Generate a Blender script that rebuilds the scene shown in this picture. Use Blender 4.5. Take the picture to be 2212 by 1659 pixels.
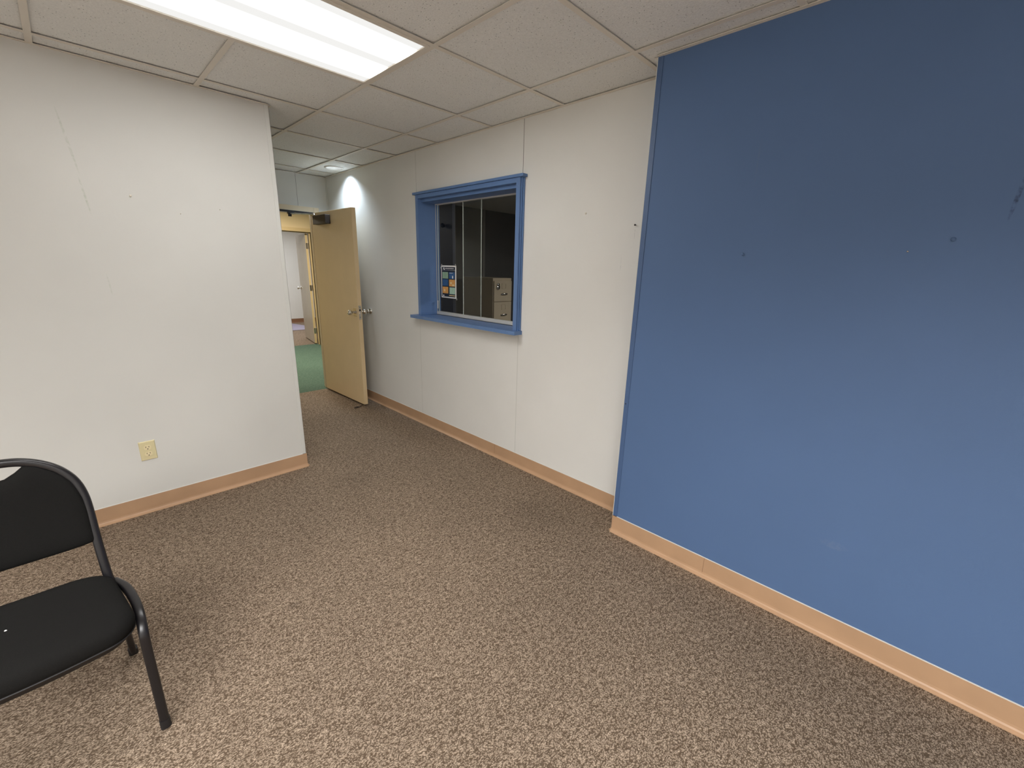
import bpy, math, random
from mathutils import Vector, Matrix
random.seed(7)
sc = bpy.context.scene
for o in list(bpy.data.objects): bpy.data.objects.remove(o)
COL = sc.collection

# ------------------------------------------------------------------ camera
cam_d = bpy.data.cameras.new('camera'); cam = bpy.data.objects.new('camera', cam_d); COL.objects.link(cam)
RR = Vector((0.70205827, -0.71165871, 0.02561394))
RD = Vector((-0.16900214, -0.20144757, -0.96480939))
RF = Vector((0.69177487, 0.67302359, -0.26169978))
m = Matrix.Identity(4)
for i in range(3):
    m[i][0] = RR[i]; m[i][1] = -RD[i]; m[i][2] = -RF[i]
m[0][3], m[1][3], m[2][3] = -1.885, -1.151, 1.465
cam.matrix_world = m
cam_d.sensor_fit = 'HORIZONTAL'; cam_d.sensor_width = 36.0
cam_d.lens = 919.0 * 36.0 / 2212.0
cam_d.clip_start = 0.02; cam_d.clip_end = 60
sc.camera = cam

# ------------------------------------------------------------------ world, exposure, large lights
w = bpy.data.worlds.new('world'); sc.world = w; w.use_nodes = True
w.node_tree.nodes['Background'].inputs[0].default_value = (0.9, 0.95, 1, 1)
w.node_tree.nodes['Background'].inputs[1].default_value = 0.0
sc.view_settings.view_transform = 'Standard'; sc.view_settings.look = 'None'
sc.view_settings.gamma = 1.0; sc.view_settings.use_curve_mapping = False
sc.view_settings.exposure = 1.07
CH = 2.378                                     # ceiling height

def area(name, loc, sx, sy, power, col):
    l = bpy.data.lights.new(name, 'AREA'); l.shape = 'RECTANGLE'; l.size = sx; l.size_y = sy
    l.energy = power; l.color = col; l.spread = math.radians(180 if 'hall' in name or 'far' in name or 'office' in name else 150)
    o = bpy.data.objects.new(name, l); o.location = loc; COL.objects.link(o); return o
WARM = (1.0, 0.985, 0.965)
TROFFER = 11.0                                 # radiance of the visible troffer's tubes
area('lamp_room_rear', (-3.0, -1.9, CH - 0.02), 2.0, 1.15, 84, WARM)
area('lamp_room_side', (-3.2, -0.3, CH - 0.02), 1.15, 1.15, 12, WARM)
area('fill_office', (3.4, 0.4, CH - 0.02), 0.5, 0.5, 34, WARM)  # added fill light without a fixture, brightens the filing cabinet
area('lamp_hall', (0.2, 5.6, CH - 0.02), 1.15, 0.55, 44, (1.0, 0.93, 0.80))
area('lamp_far_room', (1.4, 8.8, CH - 0.02), 1.15, 0.55, 26, (0.95, 0.97, 1.0))
sp = bpy.data.lights.new('lamp_downlight', 'SPOT'); sp.energy = 17; sp.color = (0.70, 0.85, 1.0)
sp.spot_size = math.radians(128); sp.spot_blend = 0.95; sp.shadow_soft_size = 0.02
spo = bpy.data.objects.new('lamp_downlight', sp); spo.location = (0.155, 3.34, CH + 0.03); COL.objects.link(spo)

# ------------------------------------------------------------------ materials
def mat(name, col=(0.8, 0.8, 0.8), rough=0.5, metal=0.0, spec=0.5, vary=0.0, vscale=3.0, bump=0.0, bscale=200.0, bdist=0.002):
    M = bpy.data.materials.new(name); M.use_nodes = True
    nt = M.node_tree; b = nt.nodes['Principled BSDF']
    b.inputs['Base Color'].default_value = (*col, 1); b.inputs['Roughness'].default_value = rough
    b.inputs['Metallic'].default_value = metal; b.inputs['Specular IOR Level'].default_value = spec
    tc = nt.nodes.new('ShaderNodeTexCoord')
    if vary:
        n = nt.nodes.new('ShaderNodeTexNoise'); n.inputs['Scale'].default_value = vscale; n.inputs['Detail'].default_value = 4
        nt.links.new(tc.outputs['Object'], n.inputs['Vector'])
        r = nt.nodes.new('ShaderNodeMapRange'); r.inputs['From Min'].default_value = 0.3; r.inputs['From Max'].default_value = 0.7
        r.inputs['To Min'].default_value = 1 - vary; r.inputs['To Max'].default_value = 1 + vary
        nt.links.new(n.outputs['Fac'], r.inputs['Value'])
        x = nt.nodes.new('ShaderNodeVectorMath'); x.operation = 'SCALE'
        x.inputs[0].default_value = col; nt.links.new(r.outputs[0], x.inputs['Scale'])
        nt.links.new(x.outputs[0], b.inputs['Base Color'])
    if bump:
        n2 = nt.nodes.new('ShaderNodeTexNoise'); n2.inputs['Scale'].default_value = bscale; n2.inputs['Detail'].default_value = 3
        nt.links.new(tc.outputs['Object'], n2.inputs['Vector'])
        bp = nt.nodes.new('ShaderNodeBump'); bp.inputs['Strength'].default_value = bump; bp.inputs['Distance'].default_value = bdist
        nt.links.new(n2.outputs['Fac'], bp.inputs['Height']); nt.links.new(bp.outputs[0], b.inputs['Normal'])
    return M

def nd(nt, t, **k):
    n = nt.nodes.new(t)
    for a, v in k.items():
        if a in ('operation', 'blend_type', 'data_type', 'feature', 'distance'): setattr(n, a, v)
        else: n.inputs[a.replace('_', ' ')].default_value = v
    return n

def wall_paint(name, col, marks=()):
    """painted vinyl board: fine fabric grain, faint blotches; marks = scuffs (x,y,z centre, half sizes, tint)"""
    M = mat(name, col, rough=0.62, spec=0.35, vary=0.025, vscale=2.2, bump=0.25, bscale=420, bdist=0.0008)
    nt = M.node_tree; b = nt.nodes['Principled BSDF']
    src = b.inputs['Base Color'].links[0].from_socket
    tc = nt.nodes.new('ShaderNodeTexCoord')
    for (c, rot, half, tint, amt) in marks:
        mp = nt.nodes.new('ShaderNodeMapping'); mp.vector_type = 'TEXTURE'
        mp.inputs['Location'].default_value = c; mp.inputs['Rotation'].default_value = rot; mp.inputs['Scale'].default_value = half
        nt.links.new(tc.outputs['Object'], mp.inputs['Vector'])
        g = nt.nodes.new('ShaderNodeVectorMath'); g.operation = 'LENGTH'; nt.links.new(mp.outputs[0], g.inputs[0])
        r = nd(nt, 'ShaderNodeMapRange', From_Min=0.6, From_Max=1.0, To_Min=amt, To_Max=0.0); nt.links.new(g.outputs['Value'], r.inputs['Value'])
        n = nd(nt, 'ShaderNodeTexNoise', Scale=60.0); nt.links.new(tc.outputs['Object'], n.inputs['Vector'])
        mu = nd(nt, 'ShaderNodeMath', operation='MULTIPLY'); nt.links.new(r.outputs[0], mu.inputs[0])
        r2 = nd(nt, 'ShaderNodeMapRange', From_Min=0.35, From_Max=0.6); nt.links.new(n.outputs['Fac'], r2.inputs['Value'])
        nt.links.new(r2.outputs[0], mu.inputs[1])
        mx = nt.nodes.new('ShaderNodeMix'); mx.data_type = 'RGBA'; mx.inputs[7].default_value = (*tint, 1)
        nt.links.new(src, mx.inputs[6]); nt.links.new(mu.outputs[0], mx.inputs[0]); src = mx.outputs[2]
    nt.links.new(src, b.inputs['Base Color'])
    return M

def carpet(name, light, dark, scale, stains=()):
    M = bpy.data.materials.new(name); M.use_nodes = True; nt = M.node_tree; b = nt.nodes['Principled BSDF']
    b.inputs['Roughness'].default_value = 0.95; b.inputs['Specular IOR Level'].default_value = 0.12
    tc = nt.nodes.new('ShaderNodeTexCoord')
    # wavy warp so the loops form short broken rows
    wn = nd(nt, 'ShaderNodeTexNoise', Scale=22.0, Detail=2.0); nt.links.new(tc.outputs['Object'], wn.inputs['Vector'])
    sb = nd(nt, 'ShaderNodeVectorMath', operation='SUBTRACT'); sb.inputs[1].default_value = (0.5, 0.5, 0.5); nt.links.new(wn.outputs['Color'], sb.inputs[0])
    sc_ = nd(nt, 'ShaderNodeVectorMath', operation='SCALE'); sc_.inputs['Scale'].default_value = 0.02; nt.links.new(sb.outputs[0], sc_.inputs[0])
    ad = nd(nt, 'ShaderNodeVectorMath', operation='ADD'); nt.links.new(tc.outputs['Object'], ad.inputs[0]); nt.links.new(sc_.outputs[0], ad.inputs[1])
    mp = nt.nodes.new('ShaderNodeMapping'); mp.inputs['Scale'].default_value = (0.72, 1.15, 1.0); nt.links.new(ad.outputs[0], mp.inputs['Vector'])
    v = nd(nt, 'ShaderNodeTexVoronoi', Scale=scale * 1.9, Randomness=0.95); nt.links.new(mp.outputs[0], v.inputs['Vector'])
    n1 = nd(nt, 'ShaderNodeTexNoise', Scale=scale * 0.62, Detail=5.0, Roughness=0.78); nt.links.new(mp.outputs[0], n1.inputs['Vector'])
    # height: loop tops high
    h = nd(nt, 'ShaderNodeMapRange', From_Min=0.0, From_Max=0.75, To_Min=1.0, To_Max=0.0); nt.links.new(v.outputs['Distance'], h.inputs['Value'])
    hh = nd(nt, 'ShaderNodeMath', operation='MULTIPLY_ADD'); nt.links.new(n1.outputs['Fac'], hh.inputs[0]); hh.inputs[1].default_value = 2.2; nt.links.new(h.outputs[0], hh.inputs[2])
    fac = nd(nt, 'ShaderNodeMapRange', From_Min=1.15, From_Max=2.15); nt.links.new(hh.outputs[0], fac.inputs['Value'])
    mx = nt.nodes.new('ShaderNodeMix'); mx.data_type = 'RGBA'; mx.inputs[6].default_value = (*dark, 1); mx.inputs[7].default_value = (*light, 1)
    nt.links.new(fac.outputs[0], mx.inputs[0])
    big = nd(nt, 'ShaderNodeTexNoise', Scale=1.1, Detail=3.0); nt.links.new(tc.outputs['Object'], big.inputs['Vector'])
    br = nd(nt, 'ShaderNodeMapRange', From_Min=0.3, From_Max=0.7, To_Min=0.90, To_Max=1.08); nt.links.new(big.outputs['Fac'], br.inputs['Value'])
    x = nd(nt, 'ShaderNodeVectorMath', operation='SCALE'); nt.links.new(mx.outputs[2], x.inputs[0]); nt.links.new(br.outputs[0], x.inputs['Scale'])
    src = x.outputs[0]
    for (cx, cy, r, k) in stains:
        dd = nd(nt, 'ShaderNodeVectorMath', operation='DISTANCE'); dd.inputs[1].default_value = (cx, cy, 0); nt.links.new(tc.outputs['Object'], dd.inputs[0])
        rr = nd(nt, 'ShaderNodeMapRange', From_Min=r * 0.3, From_Max=r, To_Min=k, To_Max=1.0); nt.links.new(dd.outputs['Value'], rr.inputs['Value'])
        x2 = nd(nt, 'ShaderNodeVectorMath', operation='SCALE'); nt.links.new(src, x2.inputs[0]); nt.links.new(rr.outputs[0], x2.inputs['Scale']); src = x2.outputs[0]
    nt.links.new(src, b.inputs['Base Color'])
    bp = nt.nodes.new('ShaderNodeBump'); bp.inputs['Strength'].default_value = 0.8; bp.inputs['Distance'].default_value = 0.004
    nt.links.new(hh.outputs[0], bp.inputs['Height']); nt.links.new(bp.outputs[0], b.inputs['Normal'])
    return M

def tile_mat():
    M = mat('ceiling_tile', (0.80, 0.80, 0.78), rough=0.9, spec=0.1, vary=0.03, vscale=1.3)
    nt = M.node_tree; b = nt.nodes['Principled BSDF']; src = b.inputs['Base Color'].links[0].from_socket
    tc = nt.nodes.new('ShaderNodeTexCoord')
    n = nd(nt, 'ShaderNodeTexNoise', Scale=150.0, Detail=3.0); nt.links.new(tc.outputs['Object'], n.inputs['Vector'])
    v = nd(nt, 'ShaderNodeTexVoronoi', Scale=85.0); nt.links.new(tc.outputs['Object'], v.inputs['Vector'])
    lt = nd(nt, 'ShaderNodeMapRange', From_Min=0.10, From_Max=0.20, To_Min=0.0, To_Max=1.0); nt.links.new(v.outputs['Distance'], lt.inputs['Value'])
    sep = nt.nodes.new('ShaderNodeSeparateColor'); nt.links.new(v.outputs['Color'], sep.inputs[0])
    g = nd(nt, 'ShaderNodeMath', operation='GREATER_THAN'); g.inputs[1].default_value = 0.42; nt.links.new(sep.outputs[0], g.inputs[0])
    mxx = nd(nt, 'ShaderNodeMath', operation='MAXIMUM'); nt.links.new(lt.outputs[0], mxx.inputs[0]); nt.links.new(g.outputs[0], mxx.inputs[1])
    r = nd(nt, 'ShaderNodeMapRange', From_Min=0.0, From_Max=1.0, To_Min=0.30, To_Max=1.0); nt.links.new(mxx.outputs[0], r.inputs['Value'])
    n3 = nd(nt, 'ShaderNodeMapRange', From_Min=0.3, From_Max=0.7, To_Min=0.93, To_Max=1.05); nt.links.new(n.outputs['Fac'], n3.inputs['Value'])
    mm = nd(nt, 'ShaderNodeMath', operation='MULTIPLY'); nt.links.new(r.outputs[0], mm.inputs[0]); nt.links.new(n3.outputs[0], mm.inputs[1])
    x = nd(nt, 'ShaderNodeVectorMath', operation='SCALE'); nt.links.new(src, x.inputs[0]); nt.links.new(mm.outputs[0], x.inputs['Scale'])
    nt.links.new(x.outputs[0], b.inputs['Base Color'])
    hs = nd(nt, 'ShaderNodeMath', operation='MULTIPLY'); nt.links.new(n.outputs['Fac'], hs.inputs[0]); nt.links.new(mxx.outputs[0], hs.inputs[1])
    bp = nt.nodes.new('ShaderNodeBump'); bp.inputs['Strength'].default_value = 0.6; bp.inputs['Distance'].default_value = 0.003
    nt.links.new(hs.outputs[0], bp.inputs['Height']); nt.links.new(bp.outputs[0], b.inputs['Normal'])
    return M

def glass_mat():
    M = bpy.data.materials.new('glass'); M.use_nodes = True; nt = M.node_tree; nt.nodes.clear()
    o = nt.nodes.new('ShaderNodeOutputMaterial'); t = nt.nodes.new('ShaderNodeBsdfTransparent'); t.inputs[0].default_value = (0.965, 0.975, 0.97, 1)
    g = nt.nodes.new('ShaderNodeBsdfGlossy'); g.inputs['Roughness'].default_value = 0.01
    f = nt.nodes.new('ShaderNodeFresnel'); f.inputs['IOR'].default_value = 1.45
    mx = nt.nodes.new('ShaderNodeMixShader')
    ge = nt.nodes.new('ShaderNodeNewGeometry'); iv = nd(nt, 'ShaderNodeMath', operation='SUBTRACT'); iv.inputs[0].default_value = 1.0; nt.links.new(ge.outputs['Backfacing'], iv.inputs[1])
    ml = nd(nt, 'ShaderNodeMath', operation='MULTIPLY'); nt.links.new(f.outputs[0], ml.inputs[0]); nt.links.new(iv.outputs[0], ml.inputs[1])
    nt.links.new(ml.outputs[0], mx.inputs[0]); nt.links.new(t.outputs[0], mx.inputs[1]); nt.links.new(g.outputs[0], mx.inputs[2]); nt.links.new(mx.outputs[0], o.inputs[0])
    return M

def diffuser_mat():
    """prismatic lens: two tube rows glow through, slightly dimmer between and along the rim"""
    M = bpy.data.materials.new('light_diffuser'); M.use_nodes = True; nt = M.node_tree; nt.nodes.clear()
    o = nt.nodes.new('ShaderNodeOutputMaterial'); e = nt.nodes.new('ShaderNodeEmission'); e.inputs[0].default_value = (1.0, 0.99, 0.965, 1)
    tc = nt.nodes.new('ShaderNodeTexCoord'); s = nt.nodes.new('ShaderNodeSeparateXYZ'); nt.links.new(tc.outputs['Object'], s.inputs[0])
    acc = None
    for cy, wd in ((-0.125, 0.10), (0.125, 0.10)):
        a = nd(nt, 'ShaderNodeMath', operation='SUBTRACT'); nt.links.new(s.outputs[1], a.inputs[0]); a.inputs[1].default_value = cy
        a2 = nd(nt, 'ShaderNodeMath', operation='ABSOLUTE'); nt.links.new(a.outputs[0], a2.inputs[0])
        r = nd(nt, 'ShaderNodeMapRange', From_Min=0.02, From_Max=wd, To_Min=1.0, To_Max=0.0); r.interpolation_type = 'SMOOTHSTEP'; nt.links.new(a2.outputs[0], r.inputs['Value'])
        if acc is None: acc = r.outputs[0]
        else:
            q = nd(nt, 'ShaderNodeMath', operation='MAXIMUM'); nt.links.new(acc, q.inputs[0]); nt.links.new(r.outputs[0], q.inputs[1]); acc = q.outputs[0]
    r = nd(nt, 'ShaderNodeMapRange', From_Min=0.0, From_Max=1.0, To_Min=0.43, To_Max=TROFFER); nt.links.new(acc, r.inputs['Value'])
    nt.links.new(r.outputs[0], e.inputs[1]); nt.links.new(e.outputs[0], o.inputs[0])
    return M

def glow(name, col, s):
    M = bpy.data.materials.new(name); M.use_nodes = True; nt = M.node_tree; nt.nodes.clear()
    o = nt.nodes.new('ShaderNodeOutputMaterial'); e = nt.nodes.new('ShaderNodeEmission'); e.inputs[0].default_value = (*col, 1); e.inputs[1].default_value = s
    nt.links.new(e.outputs[0], o.inputs[0]); return M

SCUFF = (0.40, 0.46, 0.36)
m_wall = wall_paint('wall_grey', (0.66, 0.655, 0.625), marks=(
    ((-1.775, 1.966, 2.00), (0, math.radians(-7), 0), (0.006, 0.05, 0.16), SCUFF, 0.38),
    ((-1.755, 1.966, 1.76), (0, math.radians(-6), 0), (0.005, 0.05, 0.10), SCUFF, 0.5),
    ((-1.735, 1.966, 1.33), (0, math.radians(-3), 0), (0.004, 0.05, 0.06), SCUFF, 0.35)))
m_wallr = wall_paint('wall_grey_board', (0.71, 0.705, 0.68), marks=(
    ((0.302, 0.153, 1.51), (0, 0, 0), (0.05, 0.002, 0.05), (0.3, 0.3, 0.3), 0.35),
    ((0.302, 0.085, 1.66), (0, 0, 0), (0.05, 0.002, 0.06), (0.35, 0.35, 0.33), 0.4)))
m_blue = wall_paint('wall_blue', (0.086, 0.152, 0.300), marks=(
    ((0.105, -1.256, 1.71), (math.radians(4), 0, 0), (0.05, 0.006, 0.075), (0.02, 0.035, 0.08), 0.9),
    ((0.105, -0.535, 1.90), (0, 0, 0), (0.05, 0.004, 0.10), (0.10, 0.16, 0.28), 0.5),
    ((0.105, -1.05, 0.42), (0, 0, 0), (0.05, 0.05, 0.02), (0.14, 0.20, 0.32), 0.35)))
m_bluetrim = mat('trim_blue', (0.112, 0.204, 0.415), rough=0.38, spec=0.5, vary=0.04, vscale=9)
m_seam = mat('seam_grey', (0.50, 0.50, 0.47), rough=0.6)
m_seamd = mat('seam_dark', (0.16, 0.15, 0.14), rough=0.8)  # dark colour of the panel joints
m_cornerw = mat('corner_bead_pale', (0.66, 0.66, 0.63), rough=0.5)
m_bluedark = mat('corner_bead_blue', (0.065, 0.12, 0.25), rough=0.45)
m_base = mat('vinyl_base_tan', (0.46, 0.29, 0.174), rough=0.38, spec=0.5, vary=0.06, vscale=7)
m_based = mat('vinyl_base_brown', (0.22, 0.11, 0.06), rough=0.4)
m_carpet = carpet('carpet_brown', (0.575, 0.450, 0.338), (0.115, 0.080, 0.053), 118.0,
                  stains=((-1.42, 0.61, 0.032, 0.7), (-0.75, 1.55, 0.22, 0.9), (-0.05, 0.35, 0.25, 0.88)))
m_green = carpet('carpet_green', (0.165, 0.232, 0.175), (0.070, 0.122, 0.086), 80.0)
m_tile = tile_mat()
m_tee = mat('ceiling_tee', (0.74, 0.69, 0.61), rough=0.5, spec=0.3)
m_dark = mat('ceiling_void', (0.02, 0.018, 0.015), rough=1.0)
m_glass = glass_mat()
m_gedge = mat('glass_edge', (0.70, 0.76, 0.70), rough=0.25)
m_alum = mat('aluminium_track', (0.72, 0.70, 0.66), rough=0.35, metal=0.3)
m_steel = mat('satin_steel', (0.66, 0.62, 0.56), rough=0.22, metal=1.0)
m_chrome = mat('chrome', (0.78, 0.76, 0.73), rough=0.12, metal=1.0)
m_bronze = mat('closer_bronze', (0.035, 0.026, 0.021), rough=0.5, metal=0.2)
m_black = mat('black_metal', (0.012, 0.011, 0.013), rough=0.32, metal=0.2, spec=0.6)
m_fabric = mat('black_fabric', (0.0095, 0.0092, 0.0088), rough=0.97, spec=0.12, vary=0.12, vscale=300, bump=0.7, bscale=700, bdist=0.001)
m_rubber = mat('black_rubber', (0.010, 0.009, 0.010), rough=0.6)
m_door = mat('door_tan', (0.80, 0.62, 0.37), rough=0.42, spec=0.45, vary=0.02, vscale=6, bump=0.06, bscale=90)
m_doorpale = mat('door_pale_grey', (0.48, 0.42, 0.34), rough=0.35, spec=0.5, vary=0.04, vscale=5)
m_frame = mat('frame_cream', (0.56, 0.42, 0.215), rough=0.42)
m_frameo = mat('frame_tan', (0.72, 0.60, 0.42), rough=0.42)
m_hall = wall_paint('hall_cream', (0.66, 0.52, 0.30))
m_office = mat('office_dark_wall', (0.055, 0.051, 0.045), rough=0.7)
m_officeb = mat('office_black_opening', (0.016, 0.015, 0.016), rough=0.5)  # darkness of the office opening, given as plain black
m_cab = mat('cabinet_putty', (0.52, 0.42, 0.29), rough=0.45, spec=0.4, vary=0.03, vscale=8)
m_ivory = mat('ivory_plastic', (0.68, 0.60, 0.36), rough=0.3, spec=0.5)
m_ivoryl = mat('ivory_receptacle', (0.76, 0.66, 0.42), rough=0.3, spec=0.5)
m_slot = mat('slot_black', (0.01, 0.008, 0.006), rough=0.7)
m_white = mat('white_paper', (0.86, 0.86, 0.84), rough=0.6)
m_patch = mat('pale_patch', (0.30, 0.27, 0.36), rough=0.5)
m_whitem = mat('white_enamel', (0.78, 0.76, 0.72), rough=0.35)

# ------------------------------------------------------------------ mesh helpers
class MB:
    def __init__(s): s.v = []; s.f = []; s.mi = []; s.sm = []
    def add(s, vs, fs, mi=0, smooth=False):
        n = len(s.v); s.v += [tuple(p) for p in vs]
        for f in fs: s.f.append(tuple(n + i for i in f)); s.mi.append(mi); s.sm.append(smooth)
        return s
    def box(s, x0, x1, y0, y1, z0, z1, mi=0):
        x0, x1 = min(x0, x1), max(x0, x1); y0, y1 = min(y0, y1), max(y0, y1); z0, z1 = min(z0, z1), max(z0, z1)
        vs = [(x, y, z) for z in (z0, z1) for y in (y0, y1) for x in (x0, x1)]
        return s.add(vs, [(0, 2, 3, 1), (4, 5, 7, 6), (0, 1, 5, 4), (2, 6, 7, 3), (0, 4, 6, 2), (1, 3, 7, 5)], mi)
    def prof(s, pts, axis_fn, a, b, mi=0, closed=True, smooth=False, cap=True):
        """sweep a 2-D profile from a to b; axis_fn(u, v, t) -> xyz"""
        n = len(pts); vs = [axis_fn(u, v, a) for u, v in pts] + [axis_fn(u, v, b) for u, v in pts]
        fs = [(i, (i + 1) % n, n + (i + 1) % n, n + i) for i in range(n if closed else n - 1)]
        s.add(vs, fs, mi, smooth)
        if cap: s.add(vs, [tuple(range(n - 1, -1, -1)), tuple(range(n, 2 * n))], mi)
        return s
    def tube(s, path, rx, ry=None, seg=14, up=(1, 0, 0), mi=0, power=2.0, caps=True):
        """sweep an (optionally squarish) section along a path"""
        ry = ry or rx; P = [Vector(p) for p in path]; rings = []
        for i, p in enumerate(P):
            t = (P[min(i + 1, len(P) - 1)] - P[max(i - 1, 0)]).normalized()
            if i == 0 or i == len(P) - 1: pass
            u = Vector(up) - t * t.dot(Vector(up))
            if u.length < 1e-3: u = Vector((0, 1, 0)) - t * t.y
            u.normalize(); v = t.cross(u)
            ring = []
            for k in range(seg):
                a = 2 * math.pi * k / seg; c, d = math.cos(a), math.sin(a)
                e = 2.0 / power
                ring.append(p + u * rx * math.copysign(abs(c) ** e, c) + v * ry * math.copysign(abs(d) ** e, d))
            rings.append(ring)
        vs = [q for r in rings for q in r]; fs = []
        for i in range(len(rings) - 1):
            for k in range(seg):
                a = i * seg + k; b = i * seg + (k + 1) % seg
                fs.append((a, b, b + seg, a + seg))
        s.add(vs, fs, mi, True)
        if caps:
            s.add(rings[0], [tuple(range(seg - 1, -1, -1))], mi); s.add(rings[-1], [tuple(range(seg))], mi)
        return s
    def lathe(s, prof, origin, axis, seg=28, mi=0):
        """prof: (radius, height) pairs along axis from origin"""
        o = Vector(origin); ax = Vector(axis).normalized(); u = ax.orthogonal().normalized(); v = ax.cross(u)
        vs = [o + ax * h + (u * math.cos(2 * math.pi * k / seg) + v * math.sin(2 * math.pi * k / seg)) * r for r, h in prof for k in range(seg)]
        fs = []
        for i in range(len(prof) - 1):
            for k in range(seg):
                a = i * seg + k; b = i * seg + (k + 1) % seg; fs.append((a, b, b + seg, a + seg))
        return s.add(vs, fs, mi, True)
    def build(s, name, mats, parent=None, loc=(0, 0, 0), bevel=0, bseg=2):
        me = bpy.data.meshes.new(name); L = Vector(loc)
        me.from_pydata([tuple(Vector(p) - L) for p in s.v], [], s.f)
        if not isinstance(mats, (list, tuple)): mats = [mats]
        for q in mats: me.materials.append(q)
        for i, p in enumerate(me.polygons): p.material_index = s.mi[i]; p.use_smooth = s.sm[i]
        me.update()
        o = bpy.data.objects.new(name, me); COL.objects.link(o); o.location = loc
        if parent is not None: o.parent = parent; o.location = L - parent.location
        if bevel:
            b = o.modifiers.new('bevel', 'BEVEL'); b.width = bevel; b.segments = bseg; b.limit_method = 'ANGLE'; b.angle_limit = math.radians(40)
            b.harden_normals = False
        return o

def weld(o):
    mo = o.modifiers.new('weld', 'WELD'); mo.merge_threshold = 0.0001; return o
def tag(o, label, cat, group=None, kind=None):
    if label: o['label'] = label
    if cat: o['category'] = cat
    if group: o['group'] = group
    if kind: o['kind'] = kind
    return o
def struct(o, label=None, cat=None): return tag(o, label, cat, None, 'structure')
def empty(name, loc):
    o = bpy.data.objects.new(name, None); COL.objects.link(o); o.location = loc; o.empty_display_size = 0.1; return o

# ------------------------------------------------------------------ dimensions
XR, XB, YB, YL, XL, YF = 0.302, 0.105, -0.065, 1.966, -0.861, 3.925
XW, YW = -4.25, -3.80                      # unseen walls behind and left of the camera
Y2, Y2B = 6.90, 7.03                       # wall across the hall
YE = 10.35                                 # end wall of the far room
T = 0.6096

# ------------------------------------------------------------------ floors
struct(MB().box(XW, XR, YW, YF, -0.05, 0).build('floor', m_carpet), 'brown patterned loop-pile carpet of the main room', 'floor')
struct(MB().box(-2.6, XR + 0.13, YF, 4.52, -0.05, 0.0).box(-2.6, 3.6, 4.52, 7.045, -0.05, 0.0).build('floor', m_green), 'green carpet of the hall seen through the open doorway', 'floor')
struct(MB().box(-0.5, 3.6, 7.045, YE, -0.05, 0.0).build('floor', m_carpet), 'brown carpet of the far room beyond the hall', 'floor')
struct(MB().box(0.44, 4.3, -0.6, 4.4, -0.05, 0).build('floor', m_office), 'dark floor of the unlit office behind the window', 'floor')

# ------------------------------------------------------------------ walls
W_, WZ = 0.12, CH + 0.15
wl = MB().box(XW, XL, YL, YF + W_, 0, WZ)
struct(wl.build('wall_left', m_wall), 'pale grey wall with the ivory outlet', 'wall')
wy0, wy1, wz0, wz1 = 0.953, 2.096, 1.043, 2.005        # window opening
wr = MB()
wr.box(XR, XR + 0.13, YB, wy0 - 0.02, 0, WZ); wr.box(XR, XR + 0.13, wy1 + 0.02, YF + W_, 0, WZ)
wr.box(XR, XR + 0.13, wy0 - 0.02, wy1 + 0.02, 0, wz0 - 0.02); wr.box(XR, XR + 0.13, wy0 - 0.02, wy1 + 0.02, wz1 + 0.02, WZ)
struct(wr.build('wall_right', m_wallr), 'pale grey panelled wall with the blue-framed window', 'wall')
struct(MB().box(XB, XR + 0.13, YW, YB, 0, WZ).build('wall_front', m_blue), 'blue painted wall nearest on the right', 'wall')
struct(MB().box(XW - W_, XW, YW - W_, YL + W_, 0, WZ).build('wall_side', m_wall), 'pale grey wall out of view', 'wall')
struct(MB().box(XW, XR, YW - W_, YW, 0, WZ).build('wall_rear', m_wall), 'pale grey wall out of view behind', 'wall')
dx0, dx1, dz = -0.800, 0.135, 1.998                     # doorway opening
wf = MB().box(XL, dx0, YF, YF + W_, 0, WZ).box(dx1, XR, YF, YF + W_, 0, WZ).box(dx0, dx1, YF, YF + W_, dz, WZ)
struct(wf.build('wall_far', m_wall), 'short grey wall over the open doorway', 'wall')
# hall
d2x0, d2x1, d2z = 0.33, 1.235, 1.985
w2 = MB().box(-2.6, d2x0, Y2, Y2B, 0, WZ).box(d2x1, 3.6, Y2, Y2B, 0, WZ).box(d2x0, d2x1, Y2, Y2B, d2z, WZ)
struct(w2.build('wall_hall', m_hall), 'cream wall across the green hall', 'wall')
struct(MB().box(-2.6, -2.48, YF + W_, Y2, 0, WZ).build('wall_hall_left', m_hall), 'cream side wall of the hall', 'wall')
struct(MB().box(3.6, 3.72, 4.52, YE, 0, WZ).build('wall_hall_right', m_hall), 'cream end wall of the hall', 'wall')
struct(MB().box(-0.5, 3.6, YE, YE + W_, 0, WZ).build('wall_end', m_wall), 'grey end wall of the far room', 'wall')
struct(MB().box(-0.62, -0.5, Y2B, YE + W_, 0, WZ).build('wall_far_room', m_wall), 'grey side wall of the far room', 'wall')
# office
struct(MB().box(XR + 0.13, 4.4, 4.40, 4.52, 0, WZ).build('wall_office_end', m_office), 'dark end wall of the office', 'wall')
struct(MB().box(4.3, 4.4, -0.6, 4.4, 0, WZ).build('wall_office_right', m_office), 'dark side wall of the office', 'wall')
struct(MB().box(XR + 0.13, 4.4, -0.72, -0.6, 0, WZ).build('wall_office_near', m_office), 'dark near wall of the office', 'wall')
struct(MB().box(3.07, 4.3, 4.375, 4.40, 0.0, 2.372).build('trim_50', m_officeb), 'black sheet standing in for a dark opening behind the filing cabinet', 'wall panel')  # opaque sheet, its black colour stands in for a dark opening
struct(MB().box(3.015, 3.066, 4.372, 4.40, 0.0, 2.372).build('trim_51', mat('office_casing', (0.14, 0.13, 0.115), rough=0.5)), 'grey casing beside the dark opening in the dark office', 'wall panel')

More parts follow.
